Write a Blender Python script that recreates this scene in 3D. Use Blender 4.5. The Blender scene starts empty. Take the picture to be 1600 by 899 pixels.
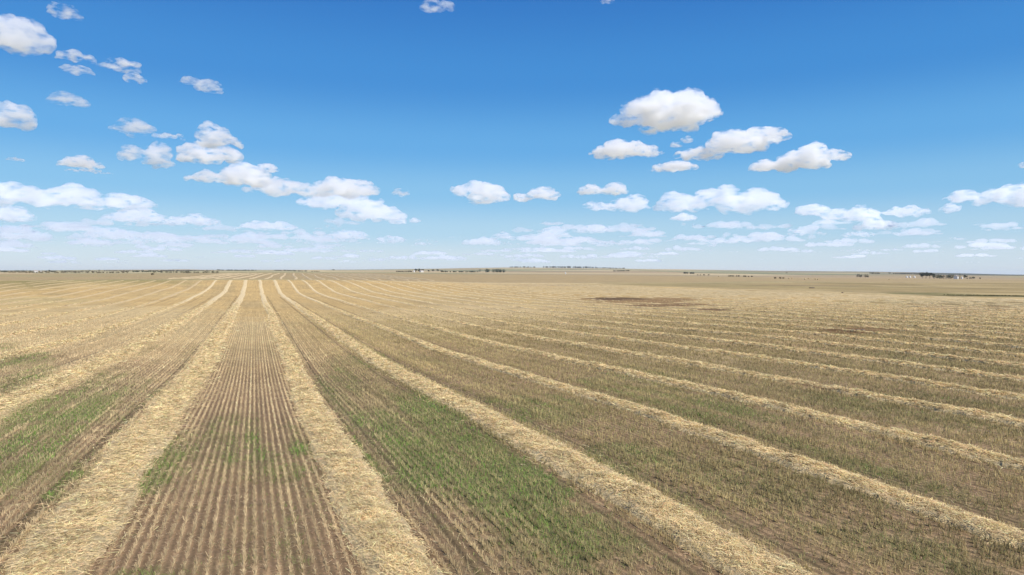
import bpy, bmesh, math, random
import numpy as np
from mathutils import Vector, Matrix

S = bpy.context.scene
COL = S.collection
R = math.radians

# ------------------------------------------------------------------ camera
CAM_H = 8.3
HEAD = R(20.8)            # heading, clockwise from the direction the rows run (+Y)
PITCH = R(1.24)
ROLL = R(0.215)
FPX = 1062.0              # focal length in pixels of the 1600 px wide photograph
cam = bpy.data.cameras.new('camera')
cam_ob = bpy.data.objects.new('camera', cam)
COL.objects.link(cam_ob)
cam.sensor_width = 36.0
cam.lens = 36.0 * FPX / 1600.0
cam.clip_start = 0.5
cam.clip_end = 200000.0
M = Matrix.Rotation(-HEAD, 4, 'Z') @ Matrix.Rotation(math.pi / 2 - PITCH, 4, 'X') @ Matrix.Rotation(ROLL, 4, 'Z')
M.translation = (0, 0, CAM_H)
cam_ob.matrix_world = M
S.camera = cam_ob

# ------------------------------------------------------------------ light and sky
SUN_EL = R(46)
SUN_HD = R(20.8 + 140)     # heading of the sun
world = bpy.data.worlds.new('World')
S.world = world
world.use_nodes = True
wn = world.node_tree
wbg = wn.nodes['Background']
sky = wn.nodes.new('ShaderNodeTexSky')
sky.sky_type = 'NISHITA'
sky.sun_disc = False
sky.sun_elevation = SUN_EL
sky.sun_rotation = SUN_HD
sky.altitude = 600
sky.air_density = 1.0
sky.dust_density = 0.25
sky.ozone_density = 3.0
# clear-air gradient measured up from the horizon, blended with the physical sky
EXPO = 0.42
SKY_STR = 0.13
tcw = wn.nodes.new('ShaderNodeTexCoord')
sep = wn.nodes.new('ShaderNodeSeparateXYZ')
wn.links.new(tcw.outputs['Generated'], sep.inputs[0])
grad = wn.nodes.new('ShaderNodeValToRGB')
grad.color_ramp.interpolation = 'EASE'


def srgb(r, g, b):
    return tuple((((v / 255) + .055) / 1.055) ** 2.4 for v in (r, g, b))


stops = [(0.0, (203, 216, 230)), (.022, (197, 216, 232)), (.06, (168, 206, 232)), (.115, (128, 188, 230)), (.18, (92, 167, 226)),
         (.27, (57, 139, 212)), (.39, (39, 117, 197)), (1.0, (24, 84, 160))]
els = grad.color_ramp.elements
while len(els) < len(stops):
    els.new(.5)
for e_, (p_, c_) in zip(els, stops):
    e_.position = p_
    e_.color = (*srgb(*c_), 1)
wn.links.new(sep.outputs['Z'], grad.inputs[0])
gain = wn.nodes.new('ShaderNodeVectorMath'); gain.operation = 'SCALE'
gain.inputs['Scale'].default_value = 1 / (SKY_STR * 2 ** EXPO)
wn.links.new(grad.outputs[0], gain.inputs[0])
wmix = wn.nodes.new('ShaderNodeMix'); wmix.data_type = 'RGBA'
wmix.inputs[0].default_value = 0.9
wn.links.new(sky.outputs[0], wmix.inputs[6]); wn.links.new(gain.outputs[0], wmix.inputs[7])
wn.links.new(wmix.outputs[2], wbg.inputs[0])
wbg.inputs[1].default_value = SKY_STR
sl = bpy.data.lights.new('sun', 'SUN')
sl.energy = 5.0
sl.angle = R(0.53)
sl.color = (1.0, 0.96, 0.905)
sun_ob = bpy.data.objects.new('sun', sl)
COL.objects.link(sun_ob)
sd = Vector((math.cos(SUN_EL) * math.sin(SUN_HD), math.cos(SUN_EL) * math.cos(SUN_HD), math.sin(SUN_EL)))
sun_ob.rotation_euler = sd.to_track_quat('Z', 'Y').to_euler()
S.view_settings.view_transform = 'Standard'
S.view_settings.look = 'None'
S.view_settings.exposure = EXPO
S.view_settings.gamma = 1.0
S.cycles.volume_bounces = 10
S.cycles.max_bounces = 12
S.cycles.diffuse_bounces = 3
S.cycles.use_denoising = True

# ------------------------------------------------------------------ helpers
RNG = np.random.default_rng(11)


def hash2(ix, iy, seed):
    h = (ix.astype(np.int64) * 374761393 + iy.astype(np.int64) * 668265263 + seed * 1442695041) & 0x7fffffff
    h = ((h ^ (h >> 13)) * 1274126177) & 0x7fffffff
    h = (h ^ (h >> 16)) & 0xffffff
    return h / float(0xffffff)


def vnoise(x, y, seed=0):
    x = np.asarray(x, float); y = np.asarray(y, float)
    ix = np.floor(x); iy = np.floor(y)
    fx = x - ix; fy = y - iy
    fx = fx * fx * (3 - 2 * fx); fy = fy * fy * (3 - 2 * fy)
    a = hash2(ix, iy, seed); b = hash2(ix + 1, iy, seed)
    c = hash2(ix, iy + 1, seed); d = hash2(ix + 1, iy + 1, seed)
    return (a * (1 - fx) + b * fx) * (1 - fy) + (c * (1 - fx) + d * fx) * fy


def fbm(x, y, seed=0, o=4):
    s = 0; a = 0.5; t = 0
    for i in range(o):
        s = s + a * vnoise(x, y, seed + i * 17)
        t += a; a *= 0.5; x = x * 2.03 + 3.1; y = y * 2.03 + 1.7
    return s / t


def sstep(a, b, x):
    t = np.clip((x - a) / (b - a), 0, 1)
    return t * t * (3 - 2 * t)


# ---- terrain height: heights of the land measured along nine bearings from the survey point
TX = np.array([0, 200, 397, 600, 800, 1000, 1200, 1400, 1600], float)
TD = np.array([12, 20, 40, 65, 95, 150, 250, 360, 460, 560, 850, 1400, 2500, 4000, 6500, 12000], float)
TZ = np.array([
    [.05, .1, 0, -.2, -.9, -1.6, -1.0, 2.0, 2.4, 2.7, 3.2, 4.6, 6.0, 9, 11, 8],
    [.05, .1, -.4, -1.0, -1.5, -1.9, -2.0, .6, 2.6, 2.8, 3.7, 4.8, 7.7, 15, 23, 18],
    [.05, .1, -1, -2, -2.1, -2.2, -2.7, -2.6, 2.6, 2.9, 5.1, 7.6, 10.6, 17, 25, 20],
    [.05, .1, -.6, -1.5, -1.8, -2.2, -2.6, -2.0, 1.6, 2.3, 4.5, 7.0, 12.0, 22, 34, 28],
    [.05, .1, -.3, -1.05, -1.6, -2.3, -2.5, -2.0, -1.0, 0.2, 3.0, 6.0, 11.5, 25, 58, 46],
    [.05, .1, -.2, -.8, -1.2, -1.6, -1.8, -1.5, -.9, -.3, 2.0, 4.8, 8.8, 20, 50, 40],
    [.05, .1, -.2, -.6, -.7, -.8, -.8, -.6, -.4, 0, .8, 2.5, 4.8, 15, 38, 30],
    [.05, .05, -.2, -.5, -.55, -.5, -.4, -.3, -.2, 0, .4, 1.6, 4.0, 11, 30, 24],
    [.05, 0, -.2, -.5, -.5, -.3, 0, 0, 0, 0, 0, 1.0, 3.0, 5, 8, 6]])


def cubic1(tab, t):
    """Catmull-Rom lookup of table rows by fractional index t (1-D, vectorised)."""
    n = len(tab)
    t = np.clip(t, 0, n - 1.0001)
    i = np.floor(t).astype(int)
    return i, t - i


# low isolated hills: bearing column, distance, height, half width
HILLS = [(485, 2500, 5.0, 34), (285, 3000, 5.5, 45), (1020, 3200, 7.0, 60), (1185, 3600, 5.0, 40), (740, 3400, 4, 40), (120, 3000, 3, 60), (1345, 4200, 5, 40)]


def height(X, Y):
    X = np.asarray(X, float); Y = np.asarray(Y, float)
    r = np.hypot(X, Y) + 1e-6
    az = np.arctan2(X, Y) - HEAD
    az = (az + np.pi) % (2 * np.pi) - np.pi
    fade = 1 - sstep(R(60), R(110), np.abs(az))
    azc = np.clip(az, -R(38), R(38))
    px = 800 + FPX * np.tan(azc)
    D = r * np.cos(azc)
    u = np.interp(px, TX, np.arange(len(TX)))
    v = np.interp(np.log(np.maximum(D, 12)), np.log(TD), np.arange(len(TD)))
    iu = np.clip(np.floor(u).astype(int), 0, len(TX) - 2); fu = u - iu
    iv = np.clip(np.floor(v).astype(int), 0, len(TD) - 2); fv = v - iv

    def cr(p0, p1, p2, p3, t):
        return 0.5 * (2 * p1 + (p2 - p0) * t + (2 * p0 - 5 * p1 + 4 * p2 - p3) * t * t + (3 * p1 - p0 - 3 * p2 + p3) * t ** 3)
    rows = []
    for k in (-1, 0, 1, 2):
        a = np.clip(iu + k, 0, len(TX) - 1)
        q = [TZ[a, np.clip(iv + j, 0, len(TD) - 1)] for j in (-1, 0, 1, 2)]
        rows.append(cr(*q, fv))
    z = cr(*rows, fu)
    z = z + 0.16 * (fbm(X / 34, Y / 34, 5, 2) - .5) * sstep(25, 80, r)
    far = sstep(700, 2500, r)
    z = z + far * 5.0 * (fbm(X / 620, Y / 620, 9, 3) - .5)
    for hx, hd, hh_, hw_ in HILLS:
        b0 = HEAD + math.atan((hx - 800) / FPX)
        r0 = hd / math.cos(b0 - HEAD)
        wv = hw_ * hd / FPX
        z = z + hh_ * np.exp(-((X - r0 * math.sin(b0)) ** 2 + (Y - r0 * math.cos(b0)) ** 2) / (wv * wv))
    return z * fade


def yh(px):
    return 423.5 + px * 0.00375


def ray(px, py):
    d = M.to_3x3() @ Vector(((px - 800) / FPX, (449.5 - py) / FPX, -1))
    return d.normalized()


def at(px, py, dmin=8, dmax=9000):
    """Where on the land a line of sight comes down."""
    d = ray(px, py)
    t = np.geomspace(dmin, dmax, 2500)
    zz = CAM_H + d.z * t - height(d.x * t, d.y * t)
    k = np.argmax(zz < 0) if (zz < 0).any() else len(t) - 1
    tt = t[k]
    return np.array([d.x * tt, d.y * tt, float(height(d.x * tt, d.y * tt))])


def place(px, depth):
    """A point on the land on the bearing of picture column px, depth metres out."""
    d = ray(px, yh(px)); a = math.atan2(d.x, d.y)
    r = depth / math.cos(a - HEAD)
    x, y = r * math.sin(a), r * math.cos(a)
    return np.array([x, y, float(height(x, y))])


def mesh_np(name, V, F, mat, col=None, smooth=False, parent=None, loc=None):
    V = np.asarray(V, np.float32); F = np.asarray(F, np.int32)
    if loc is not None:
        V = V - np.asarray(loc, np.float32)
    me = bpy.data.meshes.new(name)
    n = F.shape[1]
    me.vertices.add(len(V)); me.vertices.foreach_set('co', V.ravel())
    me.loops.add(F.size); me.loops.foreach_set('vertex_index', F.ravel())
    me.polygons.add(len(F))
    me.polygons.foreach_set('loop_start', np.arange(0, F.size, n, dtype=np.int32))
    me.polygons.foreach_set('loop_total', np.full(len(F), n, np.int32))
    if smooth:
        me.polygons.foreach_set('use_smooth', np.ones(len(F), bool))
    me.update(calc_edges=True)
    if col is not None:
        c = np.ones((len(V), 4), np.float32); c[:, :col.shape[1]] = col
        a = me.color_attributes.new('tint', 'FLOAT_COLOR', 'POINT')
        a.data.foreach_set('color', c.ravel())
    me.materials.append(mat)
    ob = bpy.data.objects.new(name, me)
    if loc is not None:
        ob.location = loc
    COL.objects.link(ob)
    if parent is not None:
        ob.parent = parent
    return ob


def tag(o, label=None, cat=None, group=None, kind=None):
    if label: o['label'] = label
    if cat: o['category'] = cat
    if group: o['group'] = group
    if kind: o['kind'] = kind
    return o


def empty(name, loc, rz=0):
    o = bpy.data.objects.new(name, None)
    o.empty_display_size = 0.5
    COL.objects.link(o)
    o.location = loc; o.rotation_euler.z = rz
    return o


def nodes(name):
    m = bpy.data.materials.new(name)
    m.use_nodes = True
    t = m.node_tree
    b = t.nodes['Principled BSDF']
    b.inputs['Roughness'].default_value = 0.95
    b.inputs['Specular IOR Level'].default_value = 0.15
    return m, t, b


def N(t, kind, **kw):
    n = t.nodes.new(kind)
    for k, v in kw.items():
        if k in n.inputs:
            n.inputs[k].default_value = v
        else:
            setattr(n, k, v)
    return n


def mixc(t, fac, a, b, mode='MIX'):
    n = t.nodes.new('ShaderNodeMix'); n.data_type = 'RGBA'; n.blend_type = mode
    for s, v in ((0, fac), (6, a), (7, b)):
        if hasattr(v, 'links'):
            t.links.new(v, n.inputs[s])
        elif s == 0:
            n.inputs[0].default_value = v
        else:
            n.inputs[s].default_value = (*v, 1)
    return n.outputs[2]


def ramp(t, src, stops):
    n = t.nodes.new('ShaderNodeValToRGB')
    e = n.color_ramp.elements
    while len(e) < len(stops):
        e.new(0.5)
    for q, (p, c) in zip(e, stops):
        q.position = p; q.color = (c, c, c, 1) if isinstance(c, (int, float)) else (*c, 1)
    t.links.new(src, n.inputs[0])
    return n.outputs[0]


def tint_mat(name, rough=0.9, trans=0.0, var=0.25, scale=1.2):
    """Plant matter: colour carried by each stem, small procedural variation on top."""
    m, t, b = nodes(name)
    at_ = N(t, 'ShaderNodeAttribute', attribute_name='tint')
    tc = t.nodes.new('ShaderNodeTexCoord')
    nz = N(t, 'ShaderNodeTexNoise', Scale=scale, Detail=3.0)
    t.links.new(tc.outputs['Object'], nz.inputs['Vector'])
    v = ramp(t, nz.outputs['Fac'], [(0.3, 1 - var), (0.7, 1 + var)])
    c = mixc(t, 1.0, at_.outputs['Color'], v, 'MULTIPLY')
    t.links.new(c, b.inputs['Base Color'])
    b.inputs['Roughness'].default_value = rough
    if trans:
        tr = t.nodes.new('ShaderNodeBsdfTranslucent')
        t.links.new(c, tr.inputs['Color'])
        ms = N(t, 'ShaderNodeMixShader'); ms.inputs[0].default_value = trans
        t.links.new(b.outputs[0], ms.inputs[1]); t.links.new(tr.outputs[0], ms.inputs[2])
        t.links.new(ms.outputs[0], t.nodes['Material Output'].inputs['Surface'])
    return m


def flat_mat(name, c, var=0.12, scale=3.0, rough=0.8):
    m, t, b = nodes(name)
    tc = t.nodes.new('ShaderNodeTexCoord')
    nz = N(t, 'ShaderNodeTexNoise', Scale=scale, Detail=4.0)
    t.links.new(tc.outputs['Object'], nz.inputs['Vector'])
    v = ramp(t, nz.outputs['Fac'], [(0.3, 1 - var), (0.7, 1 + var)])
    t.links.new(mixc(t, 1.0, c, v, 'MULTIPLY'), b.inputs['Base Color'])
    b.inputs['Roughness'].default_value = rough
    return m


# ------------------------------------------------------------------ the field plan
SP = 9.14                       # windrow spacing
X0 = 3.9                        # first windrow right of the bare strip
ROW = 0.3048                    # drill row spacing
X_EDGE = 262.0                  # trail along the right side of the field
Y_END = 500.0                   # headland at the far end


def wx(k, Y):
    """Centre line of windrow k."""
    Y = np.asarray(Y, float)
    return X0 + SP * k + 0.5 * (vnoise(Y / 23 + 31.7 * k, np.full_like(Y, k * 5.3), 3) - .5) + 0.25 * (vnoise(Y / 4.1, np.full_like(Y, k * 9.1), 4) - .5)


def ell(px, py, rx, ry):
    """A patch of ground seen at (px, py) with half sizes rx, ry, as an ellipse on the land."""
    c = at(px, py); a = at(px, py - ry); b = at(px, py + ry); e = at(px + rx, py)
    d = max(np.hypot(*(a - b)[:2]) / 2, 0.5)
    w = np.hypot(*(e - c)[:2])
    return c[0], c[1], w, d, math.atan2(c[0], c[1])


def in_ell(X, Y, e, soft=0.5, seed=1, rag=0.5):
    cx, cy, w, d, a = e
    dx, dy = X - cx, Y - cy
    u = (dx * math.cos(a) - dy * math.sin(a)) / w
    v = (dx * math.sin(a) + dy * math.cos(a)) / d
    q = np.sqrt(u * u + v * v)
    q = q + rag * 2 * (fbm(X / (w * .35) + seed, Y / (max(w, d * .3) * .35), seed, 3) - .5)
    return 1 - sstep(1 - soft, 1 + soft, q)


GREEN = [  # volunteer growth: px, py, rx, ry, strength
    (408, 716, 30, 20, 1.2), (442, 742, 24, 20, 1.2), (392, 690, 18, 14, .8), (458, 702, 18, 11, .9), (395, 738, 22, 18, .8), (330, 700, 100, 30, .55), (225, 745, 35, 28, 1.0), (255, 690, 28, 40, .9), (300, 730, 70, 40, .35),
    (380, 690, 110, 40, .3), (100, 640, 110, 30, .95), (150, 600, 90, 26, .6), (40, 700, 90, 60, .8), (20, 560, 60, 24, .5), (30, 620, 60, 30, .35),
    (640, 660, 90, 50, .85), (600, 700, 60, 40, .6), (680, 720, 90, 50, .95), (760, 690, 80, 36, .6), (790, 760, 90, 60, 1.0), (850, 840, 120, 50, .8), (800, 800, 60, 50, .6),
    (560, 590, 60, 50, .4), (1000, 600, 90, 26, .5), (1060, 640, 120, 26, .5), (930, 850, 50, 14, .8), (890, 820, 60, 12, .7), (870, 640, 120, 24, .45),
    (970, 720, 120, 26, .4), (1250, 720, 200, 40, .3), (1150, 760, 120, 40, .3), (1400, 860, 200, 40, .3), (1100, 800, 120, 24, .2), (300, 890, 140, 14, .5), (420, 800, 70, 60, .25),
    (740, 890, 70, 20, .5), (640, 640, 60, 40, .4), (1450, 640, 160, 24, .25), (1350, 560, 160, 16, .2)]
GREEN = [(ell(*g[:4]), g[4], i) for i, g in enumerate(GREEN)]


def green_mask(X, Y):
    g = np.zeros_like(X)
    for e, s, i in GREEN:
        g = np.maximum(g, s * in_ell(X, Y, e, .45, 20 + i, .55))
    streak = fbm(X / 1.1, Y / 16, 78, 3)
    g = g * (.45 + 1.1 * sstep(.34, .62, streak)) + .26 * sstep(.50, .70, streak) * (.4 + .6 * sstep(.4, .6, fbm(X / 9, Y / 14, 77, 3)))
    return g


def windrow_dist(X, Y):
    k = np.round((X - X0) / SP)
    return X - (X0 + SP * k), k


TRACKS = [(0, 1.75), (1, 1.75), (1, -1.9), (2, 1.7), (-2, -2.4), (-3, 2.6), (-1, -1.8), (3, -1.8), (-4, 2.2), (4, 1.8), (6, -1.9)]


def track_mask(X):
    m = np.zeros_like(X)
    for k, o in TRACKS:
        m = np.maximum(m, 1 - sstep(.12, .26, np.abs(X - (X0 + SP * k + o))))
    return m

# ------------------------------------------------------------------ ground sheet
AZ = np.concatenate([np.linspace(-180, -45, 60, endpoint=False), np.linspace(-45, 45, 1000, endpoint=False), np.linspace(45, 180, 60, endpoint=False)])
AZ = R(1) * AZ + HEAD
RR = np.concatenate([[0.3, 3, 6], np.geomspace(9, 15000, 640)])
na, nr = len(AZ), len(RR)
A, Q = np.meshgrid(AZ, RR)
GX, GY = (Q * np.sin(A)), (Q * np.cos(A))
GZ = height(GX, GY)

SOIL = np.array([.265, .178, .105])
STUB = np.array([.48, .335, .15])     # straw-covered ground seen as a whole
OLIVE = np.array([.27, .205, .095])
PASTURE = np.array([.36, .275, .135])

PATCH_RAW = [  # patches of other ground: px, py, rx, ry, colour, strength
    (1010, 470, 80, 4.5, (.24, .15, .07), .95), (1045, 477, 62, 2.5, (.19, .115, .055), .95), (960, 467, 45, 2.2, (.13, .08, .04), 1), (1110, 484, 40, 2, (.15, .09, .045), .9),
    (1326, 517, 50, 5.5, (.15, .085, .035), 1), (1375, 514, 34, 2, (.18, .11, .055), .9), (1270, 499, 30, 1.6, (.22, .15, .08), .6),
    (1530, 462.5, 80, 1.6, (.11, .105, .04), .8), (1440, 459, 60, 1.5, (.16, .15, .06), .8), (1560, 480, 120, 8, (.25, .165, .09), .75), (1500, 474, 160, 5, (.2, .17, .08), .6),
    (1180, 447, 180, 2, (.27, .225, .105), .4), (1060, 443, 120, 2, (.28, .235, .11), .4), (1240, 446, 70, 1, (.2, .14, .08), .6),
    (860, 446, 60, 1.5, (.3, .22, .13), .6), (130, 440, 160, 3, (.23, .21, .08), .6), (40, 443, 60, 5, (.21, .18, .07), .6), (90, 460, 30, 2, (.3, .24, .12), .5),
    (750, 490, 170, 16, (.55, .42, .24), .6), (640, 520, 60, 8, (.5, .39, .21), .5), (780, 508, 30, 2, (.28, .2, .11), .7),
    (1080, 560, 120, 12, (.5, .38, .22), .45), (900, 520, 120, 12, (.5, .37, .2), .5), (1240, 530, 100, 12, (.48, .33, .19), .5),
    (180, 500, 200, 26, (.54, .42, .235), .6), (40, 520, 80, 14, (.5, .39, .21), .5), (60, 470, 80, 6, (.42, .34, .17), .5)]
PATCH = [(int(p[0]), ell(*p[:4]), p[4], p[5]) for p in PATCH_RAW]


def bare_patch(X, Y):
    m = np.zeros_like(X)
    for px, e, col, s in PATCH[:7]:
        m = np.maximum(m, in_ell(X, Y, e, .3, px, .5))
    return m


def ground_colour(X, Y):
    r = np.hypot(X, Y)
    c = np.empty(X.shape + (3,))
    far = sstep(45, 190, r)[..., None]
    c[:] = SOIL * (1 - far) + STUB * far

    def lay(mask, col):
        m = np.clip(mask, 0, 1)[..., None]
        c[...] = c * (1 - m) + np.asarray(col) * m
    # darker green-brown land on the right of the windrows and their stubble
    n = fbm(X / 90, Y / 90, 31, 4)
    lay(.55 * sstep(60, 260, X) * sstep(.3, .6, n) * sstep(60, 160, r), OLIVE * 1.15)
    lay(.5 * sstep(.5, .72, fbm(X / 34, Y / 55, 41, 3)) * sstep(60, 140, r), (.48, .36, .18))
    lay(.45 * sstep(.52, .75, fbm(X / 14, Y / 60, 43, 3)) * sstep(60, 140, r), (.36, .27, .14))
    lay(.42 * sstep(12, 55, X) * sstep(20, 60, r) * (1 - sstep(150, 330, r)) , (.27, .205, .105))
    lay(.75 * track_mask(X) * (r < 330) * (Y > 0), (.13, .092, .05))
    g = green_mask(X, Y)
    lay(.5 * g * (r < 160), (.14, .15, .06))
    # beyond the trail: pasture
    e = X_EDGE + 3 * (fbm(Y / 60, Y * 0, 5, 2) - .5)
    lay(sstep(0, 3, X - e), PASTURE)
    lay(sstep(-6, -3, X - e) * (1 - sstep(0, 2, X - e)), (.54, .42, .245))
    lay(sstep(0, 3, X - e) * sstep(.45, .65, fbm(X / 130, Y / 60, 51, 4)) * .7, OLIVE)
    lay(sstep(0, 3, X - e) * sstep(.5, .62, fbm(X / 40, Y / 90, 53, 4)) * .6, (.44, .34, .18))
    lay(sstep(0, 3, X - e) * sstep(.55, .66, fbm(X / 25, Y / 60, 54, 4)) * .6, (.22, .17, .085))
    # headland and the next field
    ye = Y_END + 6 * (fbm(X / 80, X * 0, 6, 2) - .5)
    far1 = sstep(0, 4, Y - ye)
    lay(far1, (.36, .27, .145))
    lay(far1 * (1 - sstep(20, 24, Y - ye)), (.50, .39, .23))
    lay(far1 * sstep(20, 23, Y - ye) * (1 - sstep(26, 30, Y - ye)) * .7, (.27, .2, .1))
    lay(far1 * sstep(.45, .7, fbm(X / 260, Y / 160, 61, 4)) * .7, (.31, .27, .135))
    # far patchwork of fields
    a = R(14)
    U = (X * math.cos(a) + Y * math.sin(a)) + 60 * (fbm(X / 400, Y / 400, 71, 2) - .5)
    V = (-X * math.sin(a) + Y * math.cos(a)) + 60 * (fbm(X / 400, Y / 400, 72, 2) - .5)
    iu = np.floor(U / 760); iv = np.floor(V / 420)
    h = hash2(iu, iv, 9)
    pal = np.array([[.42, .33, .19], [.34, .265, .165], [.47, .38, .23], [.25, .24, .13], [.38, .285, .175], [.33, .30, .17], [.20, .20, .12]])
    pc = pal[(h * 6.999).astype(int)]
    m = sstep(1150, 1500, r)[..., None]
    c[...] = c * (1 - m) + pc * m
    # far ridges: bush-covered, darker
    lay(sstep(4200, 5200, r) * sstep(.42, .6, fbm(X / 900, Y / 900, 81, 4)) * .7, (.12, .125, .085))
    lay(sstep(3000, 4000, r) * sstep(R(27), R(33), np.arctan2(X, Y) - HEAD) * .9, (.07, .08, .065))
    for px, e, col, s in PATCH:
        lay(s * in_ell(X, Y, e, .5, px, .6), col)
    return c


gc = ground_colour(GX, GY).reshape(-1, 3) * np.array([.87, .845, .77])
V = np.stack([GX, GY, GZ], -1).reshape(-1, 3)
i = np.arange(nr - 1)[:, None] * na; j = np.arange(na)[None, :]; j2 = (j + 1) % na
F = np.stack([(i + j), (i + j2), (i + na + j2), (i + na + j)], -1).reshape(-1, 4)[:, ::-1]

gm, t, b = nodes('ground_soil')
at_ = N(t, 'ShaderNodeAttribute', attribute_name='tint')
tc = t.nodes.new('ShaderNodeTexCoord')
c = at_.outputs['Color']
for sc, lo, hi, det in ((0.06, .88, 1.14, 6), (0.9, .8, 1.2, 5), (9.0, .68, 1.3, 6)):
    nz = N(t, 'ShaderNodeTexNoise', Scale=sc, Detail=float(det), Roughness=.62)
    t.links.new(tc.outputs['Object'], nz.inputs['Vector'])
    c = mixc(t, 1.0, c, ramp(t, nz.outputs['Fac'], [(.3, lo), (.7, hi)]), 'MULTIPLY')
# drill direction: long faint streaks along the rows
mp = N(t, 'ShaderNodeMapping'); mp.inputs['Scale'].default_value = (1.6, .035, 1)
t.links.new(tc.outputs['Object'], mp.inputs['Vector'])
nz = N(t, 'ShaderNodeTexNoise', Scale=1.0, Detail=4.0)
t.links.new(mp.outputs[0], nz.inputs['Vector'])
c = mixc(t, 1.0, c, ramp(t, nz.outputs['Fac'], [(.3, .86), (.7, 1.14)]), 'MULTIPLY')
# drill furrows: trash-covered seed row, darker bare soil between
sx = t.nodes.new('ShaderNodeSeparateXYZ'); t.links.new(tc.outputs['Object'], sx.inputs[0])
m1 = N(t, 'ShaderNodeMath', operation='MULTIPLY'); m1.inputs[1].default_value = 2 * math.pi / ROW; t.links.new(sx.outputs['X'], m1.inputs[0])
m2 = N(t, 'ShaderNodeMath', operation='COSINE'); t.links.new(m1.outputs[0], m2.inputs[0])
mr = N(t, 'ShaderNodeMapRange'); mr.inputs['From Min'].default_value = -1; mr.inputs['To Min'].default_value = .70; mr.inputs['To Max'].default_value = 1.30
t.links.new(m2.outputs[0], mr.inputs['Value'])
inf = N(t, 'ShaderNodeMath', operation='LESS_THAN'); inf.inputs[1].default_value = X_EDGE - 4; t.links.new(sx.outputs['X'], inf.inputs[0])
iny = N(t, 'ShaderNodeMath', operation='LESS_THAN'); iny.inputs[1].default_value = Y_END; t.links.new(sx.outputs['Y'], iny.inputs[0])
mm = N(t, 'ShaderNodeMath', operation='MULTIPLY'); t.links.new(inf.outputs[0], mm.inputs[0]); t.links.new(iny.outputs[0], mm.inputs[1])
striped = mixc(t, 1.0, c, mr.outputs[0], 'MULTIPLY')
c = mixc(t, mm.outputs[0], c, striped)
t.links.new(c, b.inputs['Base Color'])
n1 = N(t, 'ShaderNodeTexNoise', Scale=14.0, Detail=8.0, Roughness=.7)
t.links.new(tc.outputs['Object'], n1.inputs['Vector'])
bp = N(t, 'ShaderNodeBump', Strength=.9, Distance=.05)
t.links.new(n1.outputs['Fac'], bp.inputs['Height'])
t.links.new(bp.outputs[0], b.inputs['Normal'])
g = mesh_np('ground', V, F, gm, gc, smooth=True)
tag(g, kind='structure')

# ------------------------------------------------------------------ straw windrows
straw = tint_mat('straw', trans=.35, var=.18, scale=.8)
mound = flat_mat('straw_mound', (.58, .445, .245), .38, 6.0)
old_mound = flat_mat('weathered_straw', (.46, .335, .172), .2, 3.0)
tt = mound.node_tree
n1 = N(tt, 'ShaderNodeTexNoise', Scale=16.0, Detail=6.0, Roughness=.75)
tc = tt.nodes.new('ShaderNodeTexCoord'); tt.links.new(tc.outputs['Object'], n1.inputs['Vector'])
bp = N(tt, 'ShaderNodeBump', Strength=1.0, Distance=.12)
tt.links.new(n1.outputs['Fac'], bp.inputs['Height']); tt.links.new(bp.outputs[0], tt.nodes['Principled BSDF'].inputs['Normal'])


def in_view(X, Y, m=3.0):
    """Rough ground footprint of what the place shows from the air (generous)."""
    az = np.abs((np.arctan2(X, Y) - HEAD + np.pi) % (2 * np.pi) - np.pi)
    D = np.hypot(X, Y) * np.cos(az)
    lat = np.hypot(X, Y) * np.sin(az)
    return (D > 13) & (lat < .80 * D + m)


def blades(P, dirv, side, L, W, tip=1.0):
    """Quads from base points, length vectors and side vectors."""
    d = dirv * L[:, None]; s = side * (W / 2)[:, None]
    V = np.stack([P - s, P + s, P + d + s * tip, P + d - s * tip], 1).reshape(-1, 3)
    F = np.arange(len(V)).reshape(-1, 4)
    return V, F


def straw_colours(n, base=(.74, .565, .305), var=.2):
    c = np.asarray(base)[None] * (1 + var * RNG.normal(size=(n, 1))) * (1 + .05 * RNG.normal(size=(n, 3)))
    c = c * np.where(RNG.random((n, 1)) < .16, .55, 1.04)
    return np.clip(c, .06, .85)


def wprof(k, Y, s):
    """Height of windrow k's surface at across-position s (metres from centre)."""
    hw = halfw(k, Y)
    lump = fbm(s / .5 + 40 * k, Y / .6, 90, 3)
    big = .65 + .7 * vnoise(Y / 2.3 + 7 * k, Y * 0, 91)
    q = np.clip(1 - (s / hw) ** 2, 0, 1) ** .7
    return amp(k) * q * (.22 + 1.4 * lump) * big


def amp(k):
    return .22 if 1 <= k <= 12 else (.23 if k in (0, -1) else .18)


def halfw(k, Y):
    b_ = 1.12 if k in (0, 1) else (1.3 if k in (-1, -2) else 1.0)
    if k < -2: b_ = .95
    if k > 1: b_ = .80
    if k > 8: b_ = .72
    return b_ * (.75 + .3 * vnoise(Y / 3.1 + 13 * k, np.asarray(Y) * 0, 92) + .2 * vnoise(Y / .9 + 3 * k, np.asarray(Y) * 0, 93))


ORD = ['first', 'second', 'third', 'fourth', 'fifth', 'sixth', 'seventh', 'eighth', 'ninth', 'tenth', 'eleventh', 'twelfth', 'thirteenth', 'fourteenth', 'fifteenth',
       'sixteenth', 'seventeenth', 'eighteenth', 'nineteenth', 'twentieth', 'twenty-first', 'twenty-second', 'twenty-third', 'twenty-fourth', 'twenty-fifth', 'twenty-sixth', 'twenty-seventh', 'twenty-eighth']


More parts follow.
